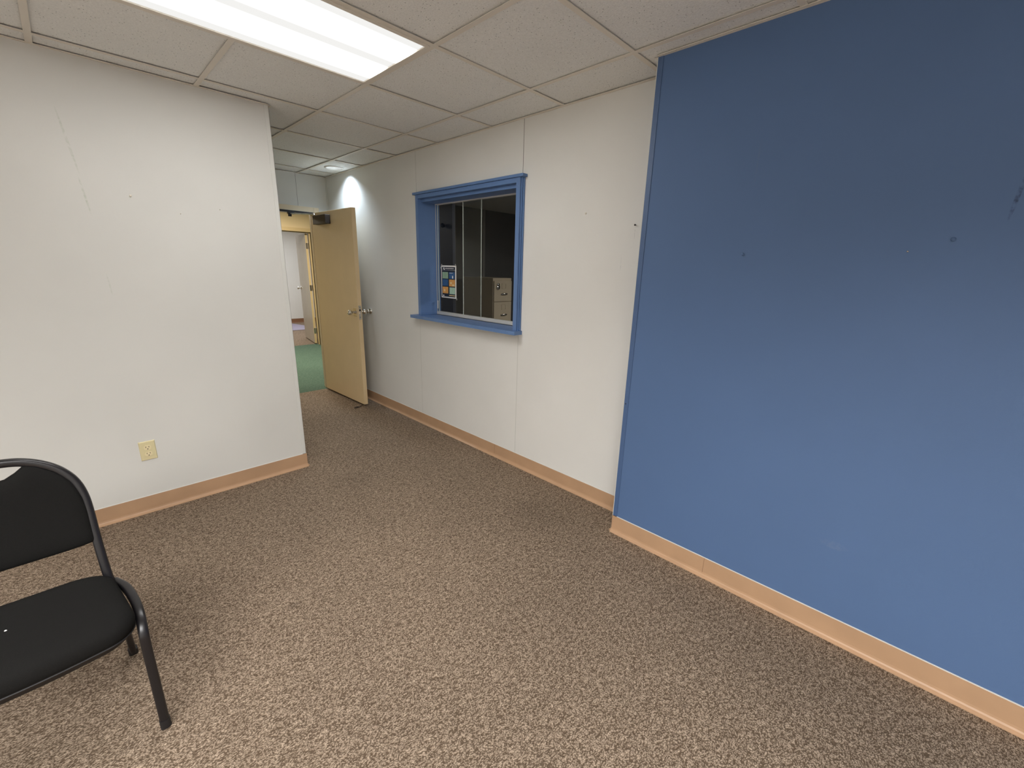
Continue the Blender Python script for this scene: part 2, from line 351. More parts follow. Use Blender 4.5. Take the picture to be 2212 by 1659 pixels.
# panel seams (thin battens and joints)
n = 0
def trim(mb, mt, label, cat='trim', bevel=0.0):
    global n; n += 1
    return struct(mb.build('trim_%d' % n, mt, bevel=bevel), label, cat)
e = 0.0008
trim(MB().box(XR - e, XR, 0.9265, 0.9295, 2.054, CH), m_seamd, 'dark panel joint above the window')
trim(MB().box(XR - e, XR, 0.9265, 0.9290, 0.10, 1.014), m_seam, 'faint panel joint below the right end of the sill')
trim(MB().box(XR - e, XR, 2.158, 2.1605, 2.06, CH), m_seam, 'faint panel joint above the left end of the window')
trim(MB().box(XR - e, XR, 2.164, 2.1665, 0.10, 1.014), m_seam, 'faint panel joint below the left end of the sill')
trim(MB().box(-0.022, -0.0195, YF - e, YF, 2.055, CH), m_seamd, 'panel joint over the doorway')
# corner beads
trim(MB().box(XL - 0.022, XL + 0.003, YL - 0.003, YL, 0.1, CH).box(XL, XL + 0.003, YL - 0.003, YL + 0.022, 0.1, CH), m_cornerw, 'pale corner bead on the end of the left wall', bevel=0.0012)
trim(MB().box(XB - 0.003, XB, YB - 0.022, YB + 0.003, 0.1, CH), m_bluedark, 'blue corner bead on the end of the blue wall', bevel=0.001)
trim(MB().box(XB - 0.003, XB + 0.022, YB + 0.0032, YB + 0.0062, 0.1, CH), m_cornerw, 'thin white unpainted edge beside the blue wall')
trim(MB().box(XR - 0.012, XR, YF - 0.012, YF, 0, CH), m_wall, 'grey inside corner strip by the doorway', bevel=0.003)
n = 20

# ------------------------------------------------------------------ cove base
BT, BH = 0.005, 0.1016
prof = [(0, 0), (0.021, 0), (0.0205, 0.0035), (0.017, 0.0055), (0.010, 0.009), (0.0065, 0.015), (BT, 0.024), (BT, BH), (0, BH)]
def base(nm, fn, a, b, mt=m_base, joint=None, label=''):
    mb = MB().prof(prof, fn, a, b)
    o = struct(mb.build(nm, mt), label, 'baseboard')
    return o
base('baseboard_left', lambda u, v, t: (t, YL - u, v), XW, XL + 0.006, label='tan vinyl cove base under the outlet wall')
base('baseboard_alcove', lambda u, v, t: (XL + u, t, v), YL - 0.006, YF, label='tan vinyl cove base in the alcove')
base('baseboard_right', lambda u, v, t: (XR - u, t, v), YB, YF, label='tan vinyl cove base under the window wall')
base('baseboard_front', lambda u, v, t: (XB - u, t, v), YW, YB + 0.006, label='tan vinyl cove base under the blue wall')
base('baseboard_return', lambda u, v, t: (t, YB + u, v), XB - 0.006, XR, label='tan vinyl cove base around the blue wall end')
base('baseboard_end', lambda u, v, t: (t, YE - u, v), -0.5, 3.6, m_based, label='brown cove base in the far room')
base('baseboard_rear', lambda u, v, t: (t, YW + u, v), XW, XB, label='tan vinyl cove base out of view')
trim(MB().box(XW, XL, YL - 0.003, YL, BH, BH + 0.0025), m_cornerw, 'thin pale line above the base of the left wall')
trim(MB().box(XR - 0.003, XR, YB, YF, BH, BH + 0.0025), m_cornerw, 'thin pale line above the base of the window wall')
trim(MB().box(XB - 0.003, XB, YW, YB, BH, BH + 0.0035), m_cornerw, 'thin white line above the base of the blue wall')
trim(MB().box(XR - BT - 0.0006, XR - BT, 1.149, 1.1505, 0.012, BH), m_based, 'butt joint in the base under the window')
trim(MB().box(XB - BT - 0.0006, XB - BT, -0.5845, -0.583, 0.018, BH), m_based, 'butt joint in the base of the blue wall')

# ------------------------------------------------------------------ ceiling
rects = [(XW, XB, YW, YB), (XW, XR, YB, YL), (XL, XR, YL, YF)]
ZT = CH + 0.006
TRX0, TRX1, TRY0, TRY1 = -3 * T, -1 * T, T, 2 * T            # troffer cell
DLX, DLY, DLR = 0.155, 3.37, 0.078
ce = MB()
def quad(x0, x1, y0, y1, z=ZT): ce.add([(x0, y0, z), (x0, y1, z), (x1, y1, z), (x1, y0, z)], [(0, 1, 2, 3)])
rnd = random.Random(3)
dz_cell = {}
for (rx0, rx1, ry0, ry1) in rects:
    for i in range(-8, 1):
        for j in range(-8, 8):
            x0, x1 = max(i * T, rx0), min((i + 1) * T, rx1); y0, y1 = max(j * T, ry0), min((j + 1) * T, ry1)
            if x1 <= x0 + 1e-4 or y1 <= y0 + 1e-4: continue
            if i in (-3, -2) and j == 1: continue
            if i == 0 and j == 5:
                N = 48; ring = []; sq = []
                for k in range(N):
                    a = 2 * math.pi * k / N; c, s_ = math.cos(a), math.sin(a)
                    ring.append((DLX + DLR * c, DLY + DLR * s_, ZT))
                    tx = ((x1 - DLX) if c > 0 else (x0 - DLX)) / c if abs(c) > 1e-9 else 1e9
                    ty = ((y1 - DLY) if s_ > 0 else (y0 - DLY)) / s_ if abs(s_) > 1e-9 else 1e9
                    t = min(tx, ty); sq.append((DLX + t * c, DLY + t * s_, ZT))
                ce.add(ring + sq, [(k, (k + 1) % N, N + (k + 1) % N, N + k) for k in range(N)])
                for cx, cy in ((x0, y0), (x0, y1), (x1, y0), (x1, y1)):     # corner fillers
                    ks = sorted(range(N), key=lambda k: (sq[k][0] - cx) ** 2 + (sq[k][1] - cy) ** 2)
                    kx = [k for k in ks if abs(sq[k][0] - cx) < 1e-5][:1]; ky = [k for k in ks if abs(sq[k][1] - cy) < 1e-5][:1]
                    if kx and ky and kx != ky: ce.add([sq[kx[0]], sq[ky[0]], (cx, cy, ZT)], [(0, 1, 2)])
                continue
            z = dz_cell.setdefault((i, j), ZT + rnd.uniform(-0.001, 0.002)); quad(x0, x1, y0, y1, z)
ce.box(XW, XR, YW, YF, CH + 0.13, CH + 0.15, 1)              # plenum lid above
ce.box(-2.6, XR + 0.13, YF + W_, 4.52, CH, CH + 0.02, 2); ce.box(-2.6, 3.6, 4.52, YE, CH, CH + 0.02, 2)             # hall and far room
ce.box(XR + 0.13, 4.3, -0.6, 4.4, CH, CH + 0.02, 2)
m_cplain = mat('ceiling_plain', (0.6, 0.57, 0.52), rough=0.9)
struct(ce.build('ceiling', [m_tile, m_dark, m_cplain]), 'drop ceiling of two-foot speckled lay-in tiles', 'ceiling')
te = MB(); hw = 0.012; ft = 0.0016
def strip(x0, x1, y0, y1):
    te.box(x0, x1, y0, y1, CH, CH + ft)
for (rx0, rx1, ry0, ry1) in rects:
    for i in range(-7, 1):
        x = i * T
        if rx0 < x < rx1:
            for (a, b) in (((ry0, ry1),) if not (i == -2 and ry0 < T < ry1) else ((ry0, T), (2 * T, ry1))):
                strip(x - hw, x + hw, a, b); te.box(x - 0.003, x + 0.003, a, b, CH + ft, CH + 0.005)
    for j in range(-6, 7):
        y = j * T
        if ry0 < y < ry1:
            te.box(rx0, rx1, y - hw, y + hw, CH + 0.0002, CH + ft + 0.0002); te.box(rx0, rx1, y - 0.003, y + 0.003, CH + ft, CH + 0.005)
struct(te.build('trim_41', m_tee), 'tee grid of the drop ceiling', 'ceiling grid')
an = MB(); aw = 0.020
def angle(x0, x1, y0, y1): an.box(x0, x1, y0, y1, CH - 0.001, CH + 0.0012)
angle(XW, XL + 0.0, YL - aw, YL); angle(XL, XL + aw, YL, YF); angle(XL, XR, YF - aw, YF)
angle(XR - aw, XR, YB, YF); angle(XB - aw, XB, YW, YB); angle(XB, XR, YB, YB + aw); angle(XW, XB, YW, YW + aw); angle(XW, XW + aw, YW, YL)
struct(an.build('trim_42', m_tee), 'wall angle around the ceiling edge', 'ceiling grid')

# ------------------------------------------------------------------ troffer
cx, cy = (TRX0 + TRX1) / 2, (TRY0 + TRY1) / 2
tr = empty('ceiling_light', (cx, cy, CH)); tag(tr, 'long glowing fluorescent troffer recessed in the tile ceiling', 'ceiling light')
hx, hy = T - 0.013, T / 2 - 0.013
f = MB()
fr = 0.016
for (x0, x1, y0, y1) in ((-hx, hx, -hy, -hy + fr), (-hx, hx, hy - fr, hy), (-hx, -hx + fr, -hy + fr, hy - fr), (hx - fr, hx, -hy + fr, hy - fr)):
    f.box(cx + x0, cx + x1, cy + y0, cy + y1, CH - 0.004, CH + 0.010)
f.build('frame', m_tee, tr, (cx, cy, CH), bevel=0.0015)
d = MB().box(cx - hx + fr, cx + hx - fr, cy - hy + fr, cy + hy - fr, CH + 0.001, CH + 0.005)
d.build('diffuser', diffuser_mat(), tr, (cx, cy, CH))

# ------------------------------------------------------------------ downlight
dl = empty('downlight', (DLX, DLY, CH)); tag(dl, 'small round recessed downlight in the alcove ceiling tile', 'downlight')
MB().lathe([(0.070, 0.006), (0.073, -0.001), (0.082, -0.003), (0.090, 0.000), (0.092, 0.006)], (DLX, DLY, CH), (0, 0, 1), 40).build('trim_ring', m_whitem, dl, (DLX, DLY, CH))
MB().lathe([(0.071, 0.004), (0.066, 0.03), (0.058, 0.065), (0.045, 0.09)], (DLX, DLY, CH), (0, 0, 1), 40).build('reflector', m_whitem, dl, (DLX, DLY, CH))
MB().lathe([(0.0001, 0.072), (0.028, 0.074), (0.042, 0.082), (0.045, 0.090)], (DLX, DLY, CH), (0, 0, 1), 32).build('bulb', glow('cool_bulb', (0.75, 0.87, 1.0), 1.6), dl, (DLX, DLY, CH))

# ------------------------------------------------------------------ window 1
wn = empty('window_1', (XR, 1.52, wz0)); struct(wn, 'blue-framed sliding glass reception window', 'window')
WL = (XR, 1.52, wz0)
P = 0.035
j = MB()
jx = XR + 0.185
j.box(XR - P, jx, wy0 - 0.034, wy0, wz0, wz1 + 0.030)             # right (near) jamb board
j.box(XR - P, jx, wy1, wy1 + 0.034, wz0, wz1 + 0.030)             # left (far) jamb board
j.box(XR - P, jx, wy0, wy1, wz1, wz1 + 0.030)                     # head board
j.build('jamb', m_bluetrim, wn, WL, bevel=0.0012)
bb = MB()
bb.box(XR - 0.022, XR, wy0 - 0.042, wy0 - 0.0345, wz0, wz1 + 0.031)
bb.box(XR - 0.012, XR, wy0 - 0.050, wy0 - 0.0425, wz0, wz1 + 0.031)
bb.box(XR - 0.022, XR, wy1 + 0.0345, wy1 + 0.042, wz0, wz1 + 0.031)
bb.build('casing', m_bluetrim, wn, WL, bevel=0.001)
MB().box(XR - 0.046, XR, 0.886, 2.158, wz1 + 0.031, wz1 + 0.049).build('head_cap', m_bluetrim, wn, WL, bevel=0.002)
MB().prof([(XR - 0.077, 0.892), (XR, 0.892), (XR, wy0 - 0.019), (jx, wy0 - 0.019), (jx, wy1 + 0.019), (XR, wy1 + 0.019), (XR, 2.203), (XR - 0.077, 2.203)], lambda u, v, t: (u, v, t), wz0 - 0.026, wz0).build('sill', m_bluetrim, wn, WL, bevel=0.002)
MB().box(XR, XR + 0.15, wy0, wy1, wz1 - 0.024, wz1 - 0.001).build('stop_strip', m_bluetrim, wn, WL)
GX = 0.458
tk = MB(); tk.box(GX - 0.016, GX - 0.013, wy0, wy1, wz0, wz0 + 0.030); tk.box(GX - 0.002, GX + 0.001, wy0, wy1, wz0, wz0 + 0.024); tk.box(GX + 0.011, GX + 0.014, wy0, wy1, wz0, wz0 + 0.030); tk.box(GX - 0.016, GX + 0.014, wy0, wy1, wz0, wz0 + 0.004)
tk.build('track', m_alum, wn, WL)
tk = MB().box(GX - 0.016, GX - 0.013, wy0, wy1, wz1 - 0.030, wz1 - 0.024).box(GX + 0.011, GX + 0.014, wy0, wy1, wz1 - 0.030, wz1 - 0.024)
tk.build('track', m_alum, wn, WL)
MB().box(GX - 0.013, GX - 0.010, wy1 - 0.004, wy1, wz0, wz1 - 0.024).build('edge_channel', m_alum, wn, WL)
MB().box(GX - 0.020, GX - 0.0165, wy1 - 0.026, wy1 - 0.012, wz0 + 0.055, wz0 + 0.125).build('latch', m_alum, wn, WL)
def pane(y0, y1, x):
    p = MB(); g = 0.004
    p.box(x, x + 0.005, y0 + g, y1 - g, wz0 + 0.005, wz1 - 0.004)
    p.box(x, x + 0.005, y0, y0 + g, wz0 + 0.005, wz1 - 0.004, 1); p.box(x, x + 0.005, y1 - g, y1, wz0 + 0.005, wz1 - 0.004, 1)
    return p.build('pane', [m_glass, m_gedge], wn, WL)
pane(1.513, wy1 - 0.004, GX + 0.004); pane(wy0 + 0.004, 1.728, GX - 0.009)

# poster taped to the glass
px = GX + 0.0035
po = empty('poster', (px, 1.94, 1.335)); tag(po, 'small white-bordered poster with six coloured squares taped to the window', 'poster')
PL = (px, 1.94, 1.335); y0, y1, z0, z1 = 1.833, 2.047, 1.199, 1.477
m_navy = mat('poster_navy', (0.012, 0.018, 0.035), rough=0.5)
cols = {'g': (0.30, 0.46, 0.32), 'b': (0.035, 0.11, 0.27), 'o': (0.72, 0.36, 0.10), 't': (0.42, 0.62, 0.50)}
pm = {k: mat('poster_' + nm, c, rough=0.5, vary=0.12, vscale=60) for (k, c), nm in zip(cols.items(), ('green', 'blue', 'orange', 'teal'))}
MB().box(px - 0.0006, px, y0, y1, z0, z1).build('sheet', m_white, po, PL)
def pb(mb, ya, yb, za, zb, lift, mi=0):         # ya/yb measured from the poster's left edge as seen, 0..1
    mb.box(px - 0.0006 - lift, px - 0.0006 - lift + 0.0003, y1 - ya * (y1 - y0), y1 - yb * (y1 - y0), z0 + za * (z1 - z0), z0 + zb * (z1 - z0), mi)
q = MB(); pb(q, 0.05, 0.93, 0.035, 0.955, 0.0004); q.build('printed_ground', m_navy, po, PL)
g = MB()
for k, (c, ya, yb, za, zb) in enumerate((('g', 0.09, 0.47, 0.60, 0.80), ('b', 0.53, 0.90, 0.60, 0.80), ('b', 0.09, 0.47, 0.375, 0.575), ('o', 0.53, 0.92, 0.365, 0.575), ('o', 0.09, 0.47, 0.14, 0.345), ('t', 0.55, 0.92, 0.13, 0.335))):
    s_ = MB(); pb(s_, ya, yb, za, zb, 0.0008); s_.build('picture_square', pm[c], po, PL)
m_tape = mat('clear_tape', (0.35, 0.35, 0.33), rough=0.3); m_pcream = mat('poster_cream', (0.80, 0.62, 0.32), rough=0.5)
g = MB()
pb(g, 0.07, 0.93, 0.855, 0.861, 0.0008); g.build('rule_line', m_white, po, PL); g = MB()
for k in range(11):                                    # illegible heading letters
    a = 0.28 + k * 0.052; pb(g, a, a + 0.032, 0.893 + 0.004 * (k % 2), 0.925 - 0.004 * (k % 3 == 0), 0.0008)
g.build('heading', m_white, po, PL); g = MB()
pb(g, 0.13, 0.17, 0.90, 0.93, 0.0008); pb(g, 0.17, 0.23, 0.875, 0.935, 0.0008); pb(g, 0.19, 0.25, 0.865, 0.88, 0.0008); g.build('heading_icon', m_white, po, PL); g = MB()
for k_, a_ in enumerate(((0.74, 0.80, 0.61, 0.69), (0.56, 0.78, 0.765, 0.775), (0.10, 0.20, 0.05, 0.09))):
    g = MB(); pb(g, *a_, 0.0012); g.build('white_mark', m_white, po, PL)
for a_ in ((0.60, 0.72, 0.44, 0.50), (0.73, 0.88, 0.375, 0.43), (0.16, 0.27, 0.20, 0.27), (0.53, 0.93, 0.07, 0.095)):
    g = MB(); pb(g, *a_, 0.0012); g.build('cream_mark', m_pcream, po, PL)
for (a, b) in ((y1 + 0.004, z1 - 0.02), (y0 - 0.004, z0 - 0.004), (y1 - 0.01, z1 + 0.004), (y0 + 0.01, z1 + 0.005)):
    MB().box(px - 0.0009, px - 0.0006, a - 0.007, a + 0.007, b - 0.007, b + 0.007).build('tape', m_tape, po, PL)

# ------------------------------------------------------------------ office contents
def cabinet(X0, Y0):
    Wd, Dp, Ht = 0.385, 0.70, 1.325
    c = empty('filing_cabinet', (X0 + Wd / 2, Y0 + Dp / 2, 0)); tag(c, 'putty-coloured metal filing cabinet standing in the dark office', 'filing cabinet')
    L = (X0 + Wd / 2, Y0 + Dp / 2, 0)
    MB().box(X0, X0 + Wd, Y0 + 0.012, Y0 + Dp, 0, Ht).build('body', m_cab, c, L, bevel=0.004)
    for k in range(4):
        zb = 0.055 + k * 0.309; zt = zb + 0.300
        dr = MB().box(X0 + 0.010, X0 + Wd - 0.010, Y0 - 0.008, Y0 + 0.012, zb, zt).build('drawer', m_cab, c, L, bevel=0.003)
        cx_ = X0 + Wd * 0.54
        lab = MB()
        for (a, b, c0, d0) in ((-0.043, 0.043, 0.035, 0.039), (-0.043, 0.043, -0.039, -0.035), (-0.043, -0.038, -0.039, 0.039), (0.038, 0.043, -0.039, 0.039)):
            lab.box(cx_ + a, cx_ + b, Y0 - 0.013, Y0 - 0.008, zt - 0.075 + c0, zt - 0.075 + d0)
        lh = lab.build('label_holder', m_cab, dr, (0, 0, 0)); lh.location = (0, 0, 0); lh.parent = dr; lh.location = (-dr.matrix_basis.translation - Vector(L)) if False else (-L[0], -L[1], -L[2])
        hd = MB().tube([(cx_ - 0.055, Y0 - 0.010, zt - 0.195), (cx_ - 0.045, Y0 - 0.034, zt - 0.190), (cx_, Y0 - 0.040, zt - 0.188), (cx_ + 0.045, Y0 - 0.034, zt - 0.190), (cx_ + 0.055, Y0 - 0.010, zt - 0.195)], 0.012, 0.006, up=(0, 0, 1))
        h = hd.build('handle', m_steel, dr); h.location = (-L[0], -L[1], -L[2])
        if k == 3:
            kx, kz = X0 + 0.085, zt - 0.080
            lk = MB().lathe([(0.0001, 0.012), (0.034, 0.012), (0.036, 0.008), (0.036, 0.0)], (kx, Y0 - 0.008, kz - 0.012), (0, -1, 0)).lathe([(0.0001, 0.014), (0.022, 0.014), (0.022, 0.0)], (kx, Y0 - 0.008, kz + 0.028), (0, -1, 0))
            o = lk.build('lock', m_steel, dr); o.location = (-L[0], -L[1], -L[2])
cabinet(2.50, 3.55)
od = empty('door_3', (0.60, 3.2, 0)); struct(od, 'black door leaf standing in the dark office', 'door')
MB().box(1.05, 1.09, 2.64, 3.46, 0.01, 2.37).build('leaf', mat('office_door_charcoal', (0.030, 0.028, 0.030), rough=0.5), od, (0.60, 3.2, 0))
MB().lathe([(0.006, 0), (0.008, 0.05), (0.022, 0.055), (0.024, 0.07), (0.0001, 0.078)], (1.05, 2.83, 1.89), (-0.45, -0.9, 0)).build('coat_hook', m_black, od, (0.60, 3.2, 0))

# ------------------------------------------------------------------ doorway 1 frame and door
fm = MB()
cf, ci = 0.055, 0.015
fm.box(dx0 - cf, dx0, YF - ci, YF + W_ + ci, 0, dz + cf); fm.box(dx1, dx1 + cf, YF - ci, YF + W_ + ci, 0, dz + cf)
fm.box(dx0, dx1, YF - ci, YF + W_ + ci, dz, dz + cf)
fm.box(dx0, dx0 + 0.016, YF + 0.045, YF + 0.08, 0, dz); fm.box(dx1 - 0.016, dx1, YF + 0.045, YF + 0.08, 0, dz); fm.box(dx0, dx1, YF + 0.045, YF + 0.08, dz - 0.016, dz)
struct(fm.build('trim_43', m_frameo, bevel=0.0015), 'tan metal frame of the open doorway', 'door frame')

d1 = empty('door_1', (0.140, 3.905, 0)); struct(d1, 'tan slab door standing open beside the window wall', 'door')
# built in hinge-local axes: +s along the leaf, face on the -x side, then turned
ang = math.radians(90 - 1.2)
dirv = Vector((0.026, -0.9997, 0)).normalized(); nrm = Vector((-dirv.y, dirv.x, 0))   # nrm points +x
if nrm.x < 0: nrm = -nrm
HB = Vector((0.098, 3.905, 0))                                                       # hinge end of the visible face
def D(s_, t_, z): p = HB + dirv * s_ + nrm * t_; return (p.x, p.y, z)
def dbox(mb, s0, s1, t0, t1, z0, z1, mi=0):
    vs = [D(a, b, c) for c in (z0, z1) for b in (t0, t1) for a in (s0, s1)]
    return mb.add(vs, [(0, 2, 3, 1), (4, 5, 7, 6), (0, 1, 5, 4), (2, 6, 7, 3), (0, 4, 6, 2), (1, 3, 7, 5)], mi)
DL = (0.140, 3.905, 0)
LW, LT_, ZB, ZTp = 0.908, 0.042, 0.018, 1.990
leaf = dbox(MB(), 0, LW, 0, LT_, ZB, ZTp).build('leaf', m_door, d1, DL, bevel=0.0015)
ks, kz = 0.850, 0.995
def knob(side, s_, z, r=0.027):
    t0 = 0 if side < 0 else LT_
    o = Vector(D(s_, t0, z)); ax = nrm * side
    mb = MB().lathe([(0.014, 0.0), (0.014, 0.012), (0.010, 0.018), (0.010, 0.034), (0.017, 0.040), (r * 0.96, 0.050), (r, 0.060), (r * 0.93, 0.071), (r * 0.6, 0.079), (0.0001, 0.081)], o, ax, 32)
    return mb
knob(-1, ks, kz).build('knob', m_steel, d1, DL); knob(1, ks, kz).build('knob', m_steel, d1, DL)
dbox(MB(), ks - 0.040, ks + 0.036, -0.004, 0, kz - 0.042, kz + 0.042).build('escutcheon', m_steel, d1, DL, bevel=0.002)
dbox(MB(), ks - 0.036, ks + 0.036, LT_, LT_ + 0.004, kz - 0.040, kz + 0.040).build('escutcheon', m_steel, d1, DL, bevel=0.002)
lp = dbox(MB(), LW, LW + 0.002, 0.006, 0.034, kz - 0.070, kz + 0.070); dbox(lp, LW, LW + 0.010, 0.013, 0.027, kz - 0.012, kz + 0.012); dbox(lp, LW, LW + 0.0035, 0.017, 0.023, kz + 0.045, kz + 0.051, 1); dbox(lp, LW, LW + 0.0035, 0.017, 0.023, kz - 0.051, kz - 0.045, 1); dbox(lp, LW, LW + 0.0035, 0.012, 0.028, kz + 0.016, kz + 0.032, 1)
lp.build('latch_plate', [m_steel, m_slot], d1, DL)
cl = dbox(MB(), 0.155, 0.455, -0.055, 0, 1.862, 1.950).build('closer_body', m_bronze, d1, DL, bevel=0.004)
for hz in (0.25, 1.02, 1.78):
    MB().tube([(0.148, 3.902, hz - 0.055), (0.148, 3.902, hz + 0.055)], 0.007).build('hinge', m_steel, d1, DL)
# closer arm and its track on the header belong to the frame side
ca = empty('door_closer_track', (-0.1, 3.895, 1.985)); tag(ca, 'dark slide track and arm of the door closer on the door header', 'door closer')
CLc = (-0.1, 3.895, 1.985)
MB().box(-0.42, 0.115, 3.872, 3.9095, 1.978, 1.998).build('track', m_black, ca, CLc, bevel=0.002)
MB().box(-0.150, -0.085, 3.868, 3.900, 1.960, 1.979).lathe([(0.0001, -0.022), (0.017, -0.022), (0.017, 0.010)], (-0.128, 3.885, 1.958), (0, 0, 1)).build('slider', m_black, ca, CLc, bevel=0.002)
MB().tube([(-0.128, 3.885, 1.966), (-0.06, 3.84, 1.966), (0.04, 3.70, 1.962)], 0.013, 0.006, up=(0.5, 0.8, 0)).lathe([(0.0001, 0.012), (0.014, 0.012), (0.014, -0.008)], (0.045, 3.695, 1.960), (0, 0, 1)).build('arm', m_steel, ca, CLc)

# bumper on the wall where the knob meets it
ws = empty('door_stop', (XR, 3.084, 0.995)); tag(ws, 'round chrome door stop on the grey wall behind the open tan door', 'door stop')
MB().lathe([(0.030, 0.0), (0.030, 0.004), (0.026, 0.008)], (XR, 3.084, 0.995), (-1, 0, 0)).lathe([(0.026, 0.008), (0.0001, 0.008)], (XR, 3.084, 0.995), (-1, 0, 0)).build('rose', m_chrome, ws, (XR, 3.084, 0.995))
MB().lathe([(0.010, 0.006), (0.011, 0.016), (0.022, 0.024), (0.024, 0.034), (0.018, 0.042), (0.0001, 0.044)], (XR, 3.084, 0.995), (-1, 0, 0)).build('bumper', m_chrome, ws, (XR, 3.084, 0.995))

# ------------------------------------------------------------------ doorway 2 across the hall
fm = MB(); c2 = 0.060
fm.box(d2x0 - c2, d2x0, Y2 - 0.018, Y2B + 0.01, 0, d2z + c2); fm.box(d2x1, d2x1 + c2, Y2 - 0.018, Y2B + 0.01, 0, d2z + c2); fm.box(d2x0, d2x1, Y2 - 0.018, Y2B + 0.01, d2z, d2z + c2)
fm.box(d2x1 - 0.014, d2x1, Y2 + 0.03, Y2 + 0.075, 0, d2z); fm.box(d2x0, d2x1, Y2 + 0.03, Y2 + 0.075, d2z - 0.014, d2z)
struct(fm.build('trim_44', m_frame, bevel=0.002), 'cream door frame across the green hall', 'door frame')
d2 = empty('door_2', (1.215, Y2B, 0)); struct(d2, 'pale door standing open inside the far room', 'door')
D2L = (1.215, Y2B, 0)
dv = Vector((0.165, 0.985, 0)).normalized(); nv = Vector((dv.y, -dv.x, 0)); HB2 = Vector((1.180, Y2B - 0.005, 0))
def dbox2(mb, s0, s1, t0, t1, z0, z1, mi=0):
    vs = [tuple(HB2 + dv * a + nv * b + Vector((0, 0, c))) for c in (z0, z1) for b in (t0, t1) for a in (s0, s1)]
    return mb.add(vs, [(0, 1, 3, 2), (4, 6, 7, 5), (0, 4, 5, 1), (2, 3, 7, 6), (0, 2, 6, 4), (1, 5, 7, 3)], mi)
dbox2(MB(), 0.004, 0.86, 0, 0.038, 0.018, 1.968).build('leaf', m_doorpale, d2, D2L)
dbox2(MB(), 0, 0.004, 0.000, 0.038, 0.018, 1.968).build('edge_band', m_frame, d2, D2L)
for hz in (0.25, 1.03, 1.76):
    hb = dbox2(MB(), -0.003, 0, 0.004, 0.034, hz - 0.05, hz + 0.05); hb.tube([tuple(HB2 + nv * 0.044 + Vector((0, 0, hz - 0.05))), tuple(HB2 + nv * 0.044 + Vector((0, 0, hz + 0.05)))], 0.006)
    hb.build('hinge', m_steel, d2, D2L)
o_ = HB2 + dv * 0.79 + Vector((0, 0, 0.995))
MB().lathe([(0.032, 0.0), (0.032, 0.006), (0.012, 0.012), (0.011, 0.034), (0.024, 0.044), (0.028, 0.056), (0.024, 0.068), (0.0001, 0.073)], o_, -nv, 28).build('knob', m_chrome, d2, D2L)
tag(MB().add([(1.44, 8.99, 0.004), (2.05, 8.94, 0.004), (2.05, 9.30, 0.004), (1.84, 10.2, 0.004), (1.55, 10.25, 0.004), (1.44, 8.99, 0.008), (2.05, 8.94, 0.008), (2.05, 9.30, 0.008), (1.84, 10.2, 0.008), (1.55, 10.25, 0.008)],  # thin pale lavender slab just above the carpet
    [(4, 3, 2, 1, 0), (5, 6, 7, 8, 9), (0, 1, 6, 5), (1, 2, 7, 6), (2, 3, 8, 7), (3, 4, 9, 8), (4, 0, 5, 9)]).build('floor_patch', m_patch), 'pale lavender flat patch on the far room carpet', 'mat')

# ------------------------------------------------------------------ outlet
ox, oz = -1.7235, 0.383
ou = empty('wall_outlet', (ox, YL, oz)); tag(ou, 'ivory duplex power outlet low on the left wall', 'outlet')
OL = (ox, YL, oz); hwp, hhp = 0.0375, 0.058
inn = 0.004
pl = MB(); yo = YL - 0.006
pl.add([(ox - hwp, YL, oz - hhp), (ox + hwp, YL, oz - hhp), (ox + hwp, YL, oz + hhp), (ox - hwp, YL, oz + hhp),
        (ox - hwp + inn, yo, oz - hhp + inn), (ox + hwp - inn, yo, oz - hhp + inn), (ox + hwp - inn, yo, oz + hhp - inn), (ox - hwp + inn, yo, oz + hhp - inn)],
       [(0, 1, 5, 4), (1, 2, 6, 5), (2, 3, 7, 6), (3, 0, 4, 7), (4, 5, 6, 7)])
pl.build('cover_plate', m_ivory, ou, OL)
for s_ in (-1, 1):
    zc = oz + s_ * 0.0195; rc = MB(); N = 32; pts = []
    for k in range(N):
        a = 2 * math.pi * k / N; pts.append((0.0170 * math.cos(a), max(-0.0135, min(0.0135, 0.0170 * math.sin(a)))))
    rc.prof(pts, lambda u, v, t: (ox + u, t, zc + v), yo, yo - 0.0022)
    rcp = rc.build('receptacle', m_ivoryl, ou, OL)
    sl = MB(); yy = yo - 0.0022
    sl.box(ox - 0.0085, ox - 0.0060, yy - 0.0003, yy, zc + 0.000, zc + 0.0085).box(ox + 0.0055, ox + 0.0080, yy - 0.0003, yy, zc + 0.001, zc + 0.0080)
    sl.prof([(0.0028 * math.cos(a * math.pi / 6), 0.0028 * math.sin(a * math.pi / 6)) for a in range(12)], lambda u, v, t: (ox + u, t, zc - 0.0075 + v), yy, yy - 0.0003)
    o = sl.build('slots', m_slot, rcp); o.location = (-OL[0], -OL[1], -OL[2])
MB().lathe([(0.0001, 0.0012), (0.0028, 0.001), (0.003, 0.0)], (ox, yo, oz), (0, -1, 0), 16).build('screw', m_ivoryl, ou, OL)

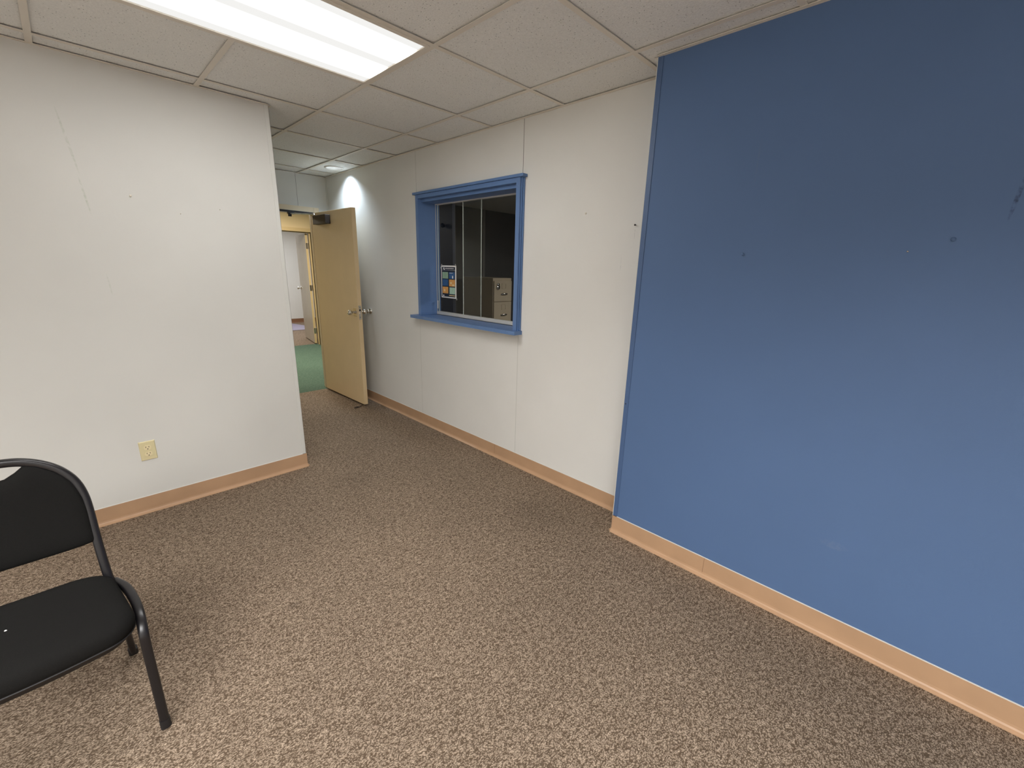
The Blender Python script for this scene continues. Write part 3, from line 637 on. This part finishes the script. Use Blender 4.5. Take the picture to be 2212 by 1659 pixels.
# ------------------------------------------------------------------ nails, anchors and specks on the walls
def nail(name, p, ax, r, lng, mt, label, cat):
    ax = Vector(ax); tag(MB().lathe([(r * 0.45, 0), (r * 0.45, lng), (r, lng), (r, lng + 0.0015), (0.0001, lng + 0.002)], p, ax, 16).build(name, mt, loc=p), label, cat)
m_pale = mat('anchor_plastic', (0.80, 0.76, 0.66), rough=0.4)
nail('wall_anchor', (-1.58, YL, 1.781), (0, -1, 0), 0.0055, 0.003, m_pale, 'cream plastic anchor in the left wall, upper left', 'wall anchor')
nail('nail', (-1.379, YL, 1.713), (0, -1, 0), 0.0022, 0.002, m_steel, 'tiny nail in the middle of the left wall', 'nail')
nail('nail', (-1.187, YL, 1.755), (0, -1, 0), 0.0022, 0.002, m_steel, 'tiny nail in the left wall nearest its end', 'nail')
nail('wall_anchor', (XR, 0.411, 1.786), (-1, 0, 0), 0.0060, 0.003, m_pale, 'pale plastic anchor in the grey wall right of the window', 'wall anchor')
nail('screw', (XR, 0.081, 1.707), (-1, 0, 0), 0.0050, 0.012, m_black, 'black screw in the grey wall beside the blue wall', 'screw')
nail('wall_anchor', (XB, -0.535, 1.547), (-1, 0, 0), 0.0055, 0.003, m_blue, 'blue painted anchor, leftmost on the blue wall', 'wall anchor')
nail('screw', (XB, -1.046, 1.554), (-1, 0, 0), 0.0028, 0.005, m_steel, 'small shiny screw in the blue wall', 'screw')
nail('wall_anchor', (XB, -1.147, 1.590), (-1, 0, 0), 0.0065, 0.002, m_blue, 'blue painted anchor, rightmost on the blue wall', 'wall anchor')
nail('nail', (XB, -0.052 - 0.02, 0.782), (-1, 0, 0), 0.003, 0.004, m_black, 'dark nail at the left edge of the blue wall', 'nail')

# scrap on the carpet by the door
sx, sy = 0.055, 3.02
tag(MB().tube([(sx - 0.05, sy - 0.02, 0.006), (sx - 0.02, sy - 0.035, 0.010), (sx + 0.01, sy - 0.02, 0.007), (sx - 0.01, sy + 0.005, 0.009), (sx - 0.03, sy - 0.01, 0.006)], 0.006, 0.003).tube([(sx, sy - 0.02, 0.006), (sx + 0.05, sy + 0.0, 0.006)], 0.004, 0.003).build('floor_scrap', mat('scrap_dark', (0.03, 0.02, 0.015), rough=0.6)), 'dark twisted scrap on the carpet under the open door', 'scrap')

# ------------------------------------------------------------------ chair
XC = -2.140
ch = empty('stacking_chair', (XC, 0.5, 0)); tag(ch, 'black padded metal stacking chair on the brown carpet', 'chair'); CL = (XC, 0.5, 0)
def smooth(pts, n=8):
    """Catmull-Rom through points"""
    P_ = [Vector(p) for p in pts]; out = []
    for i in range(len(P_) - 1):
        a, b, c, d_ = P_[max(i - 1, 0)], P_[i], P_[i + 1], P_[min(i + 2, len(P_) - 1)]
        for k in range(n):
            t = k / n; out.append(0.5 * ((2 * b) + (c - a) * t + (2 * a - 5 * b + 4 * c - d_) * t * t + (3 * b - a - 3 * c + d_) * t ** 3))
    out.append(P_[-1]); return out
lean = lambda z: 0.605 + 0.27 * (z - 0.47)
# back hoop outer edge profile, half (dx from centre, z)
half = [(0.182, 0.50), (0.179, 0.60), (0.178, 0.68), (0.174, 0.733), (0.161, 0.780), (0.136, 0.819), (0.103, 0.847), (0.062, 0.866), (0.020, 0.873)]
left = [(-a, b) for a, b in half]
hoop = half + left[::-1]
hp = smooth([(XC + a, lean(b), b) for a, b in [(0.188, 0.41)] + hoop + [(-0.188, 0.41)]], 6)
MB().tube(hp, 0.0125, 0.0118, seg=16, up=(0, 1, 0), power=3.2).build('back_frame', m_black, ch, CL)
# rear legs
for s_ in (1, -1):
    MB().tube(smooth([(XC + s_ * 0.188, lean(0.45), 0.45), (XC + s_ * 0.189, 0.605, 0.39), (XC + s_ * 0.190, 0.67, 0.24), (XC + s_ * 0.191, 0.775, 0.012)], 5), 0.0125, 0.010, seg=14, power=3.2, up=(0, 1, 0)).build('leg', m_black, ch, CL)
    MB().tube([(XC + s_ * 0.191, 0.768, 0.032), (XC + s_ * 0.191, 0.779, 0.0)], 0.0140, 0.0120, power=3).build('foot_cap', m_rubber, ch, CL)
    # front leg + side rail in one bent tube
    MB().tube(smooth([(XC + s_ * 0.194, 0.605, 0.432), (XC + s_ * 0.219, 0.54, 0.432), (XC + s_ * 0.233, 0.45, 0.430), (XC + s_ * 0.237, 0.380, 0.422), (XC + s_ * 0.236, 0.340, 0.390), (XC + s_ * 0.235, 0.335, 0.34), (XC + s_ * 0.235, 0.345, 0.18), (XC + s_ * 0.235, 0.357, 0.012)], 6), 0.0125, 0.0105, seg=14, power=3.2, up=(1, 0, 0)).build('leg', m_black, ch, CL)
    MB().tube([(XC + s_ * 0.235, 0.355, 0.035), (XC + s_ * 0.235, 0.358, 0.0)], 0.0140, 0.0120, power=3).build('foot_cap', m_rubber, ch, CL)
# seat: rounded trapezoid cushion
def outline(inset=0.0, n=10):
    rear, front, yr, yf = 0.200 - inset, 0.227 - inset, 0.634 - inset, 0.272 + inset
    c = []
    def arc(px_, py_, r, a0, a1):
        for k in range(n + 1):
            a = math.radians(a0 + (a1 - a0) * k / n); c.append((px_ + r * math.cos(a), py_ + r * math.sin(a)))
    rf, rr = 0.070, 0.085
    arc(front - rf, yf + rf + 0.012, rf, 0, -84); arc(0, yf + 1.2, 1.2, -90 + 4, -90 - 4) if False else None
    for k in range(1, 8):
        x = (front - rf) * (1 - 2 * k / 8); c.append((x, yf + 0.012 * (x / (front - rf)) ** 2))
    arc(-(front - rf), yf + rf + 0.012, rf, 264, 180)
    arc(-(rear - rr), yr - rr, rr, 172, 95); arc(rear - rr, yr - rr, rr, 85, 8)
    return c
layers = [(0.012, 0.420), (0.002, 0.426), (0.0, 0.440), (0.000, 0.455), (0.006, 0.468), (0.018, 0.477), (0.040, 0.482), (0.080, 0.485), (0.12, 0.486)]
st = MB(); rings = [[(XC + x, y, z) for x, y in outline(i)] for i, z in layers]; K = len(rings[0])
vs = [p for r in rings for p in r]; fs = [(i * K + k, i * K + (k + 1) % K, (i + 1) * K + (k + 1) % K, (i + 1) * K + k) for i in range(len(rings) - 1) for k in range(K)]
fs = [tuple(reversed(q_)) for q_ in fs]
st.add(vs, fs, 0, True); st.add(rings[-1], [tuple(range(K))[::-1]], 0, True); st.add(rings[0], [tuple(range(K))], 0)
seat = st.build('seat', m_fabric, ch, CL)
pn = MB(); a_ = outline(0.012)
r0 = [(XC + x, y, 0.4195) for x, y in a_]; r1 = [(XC + x, y, 0.398) for x, y in outline(0.016)]; r2 = [(XC + x, y, 0.398) for x, y in outline(0.030)]
pn.add(r0 + r1 + r2, [(k, (k + 1) % K, K + (k + 1) % K, K + k) for k in range(K)] + [(K + k, K + (k + 1) % K, 2 * K + (k + 1) % K, 2 * K + k) for k in range(K)], 0, True)
pn.add(r0, [tuple(range(K))]); pn.build('seat_pan', m_black, ch, CL)
pi = MB(); path = [(XC + x, y, 0.4205) for x, y in outline(0.004)]; pi.tube(path + [path[0]], 0.0028, seg=8, up=(0, 0, 1), caps=False); o = pi.build('piping', m_rubber, seat); o.location = (-CL[0], -CL[1], 0)
# back pad: grid shaped to the hoop with a scooped top (hand slot)
bpd = MB(); NU, NV = 25, 15
def hoop_half(z):                        # inner half width of hoop at height z
    pr_ = [(0.170, 0.58), (0.169, 0.68), (0.163, 0.735), (0.148, 0.782), (0.121, 0.818), (0.086, 0.845), (0.048, 0.858)]
    if z <= pr_[0][1]: return pr_[0][0]
    for (a, b), (c, d_) in zip(pr_, pr_[1:]):
        if z <= d_: return a + (c - a) * (z - b) / (d_ - b)
    return pr_[-1][0]
def topz(x):                             # pad top
    ax = abs(x)
    slot = 0.822 + 0.034 * max(0.0, min(1.0, (ax - 0.012) / 0.056)) ** 1.5
    arc_ = 0.90
    pr_ = [(0.0, 0.872), (0.050, 0.864), (0.090, 0.850), (0.126, 0.822), (0.153, 0.785), (0.169, 0.737), (0.175, 0.68), (0.176, 0.60)]
    for (a, b), (c, d_) in zip(pr_, pr_[1:]):
        if ax <= c: arc_ = b + (d_ - b) * (ax - a) / (c - a); break
    return min(slot, arc_)
front_, back_ = [], []
for iu in range(NU):
    u = math.sin((iu / (NU - 1) - 0.5) * math.pi); x = 0.1755 * u; zt_ = topz(x); zb_ = 0.578 + (0.006 * abs(u) ** 6)
    for iv in range(NV):
        v_ = 0.5 - 0.5 * math.cos(math.pi * iv / (NV - 1)); z = zb_ + (zt_ - zb_) * v_
        ed = min(1.0, (1 - abs(u)) * 9) ** 0.5 if abs(u) < 1 else 0
        ev = min(1.0, min(v_, 1 - v_) * 11) ** 0.5
        b_ = 0.010 + 0.016 * (max(0, ed) * max(0, ev))
        front_.append((XC + x, lean(z) - b_ + 0.002, z)); back_.append((XC + x, lean(z) + 0.006 + 0.008 * max(0, ed) * max(0, ev), z))
vs = front_ + back_; Nn = NU * NV; fs = []
for iu in range(NU - 1):
    for iv in range(NV - 1):
        a = iu * NV + iv; fs.append((a, a + NV, a + NV + 1, a + 1)); fs.append((Nn + a, Nn + a + 1, Nn + a + NV + 1, Nn + a + NV))
for iu in range(NU - 1):
    a = iu * NV; fs.append((a, Nn + a, Nn + a + NV, a + NV)); a = iu * NV + NV - 1; fs.append((a, a + NV, Nn + a + NV, Nn + a))
for iv in range(NV - 1):
    fs.append((iv, iv + 1, Nn + iv + 1, Nn + iv)); a = (NU - 1) * NV + iv; fs.append((a, Nn + a, Nn + a + 1, a + 1))
bpd.add(vs, fs, 0, True); bpd.build('backrest', m_fabric, ch, CL)
tag(MB().lathe([(0.0001, 0.002), (0.002, 0.0015), (0.003, 0.0)], (-2.163, 0.462, 0.486), (0.1, 0.1, 1), 8).build('lint_speck', m_white), 'white speck of lint on the black chair seat', 'lint')
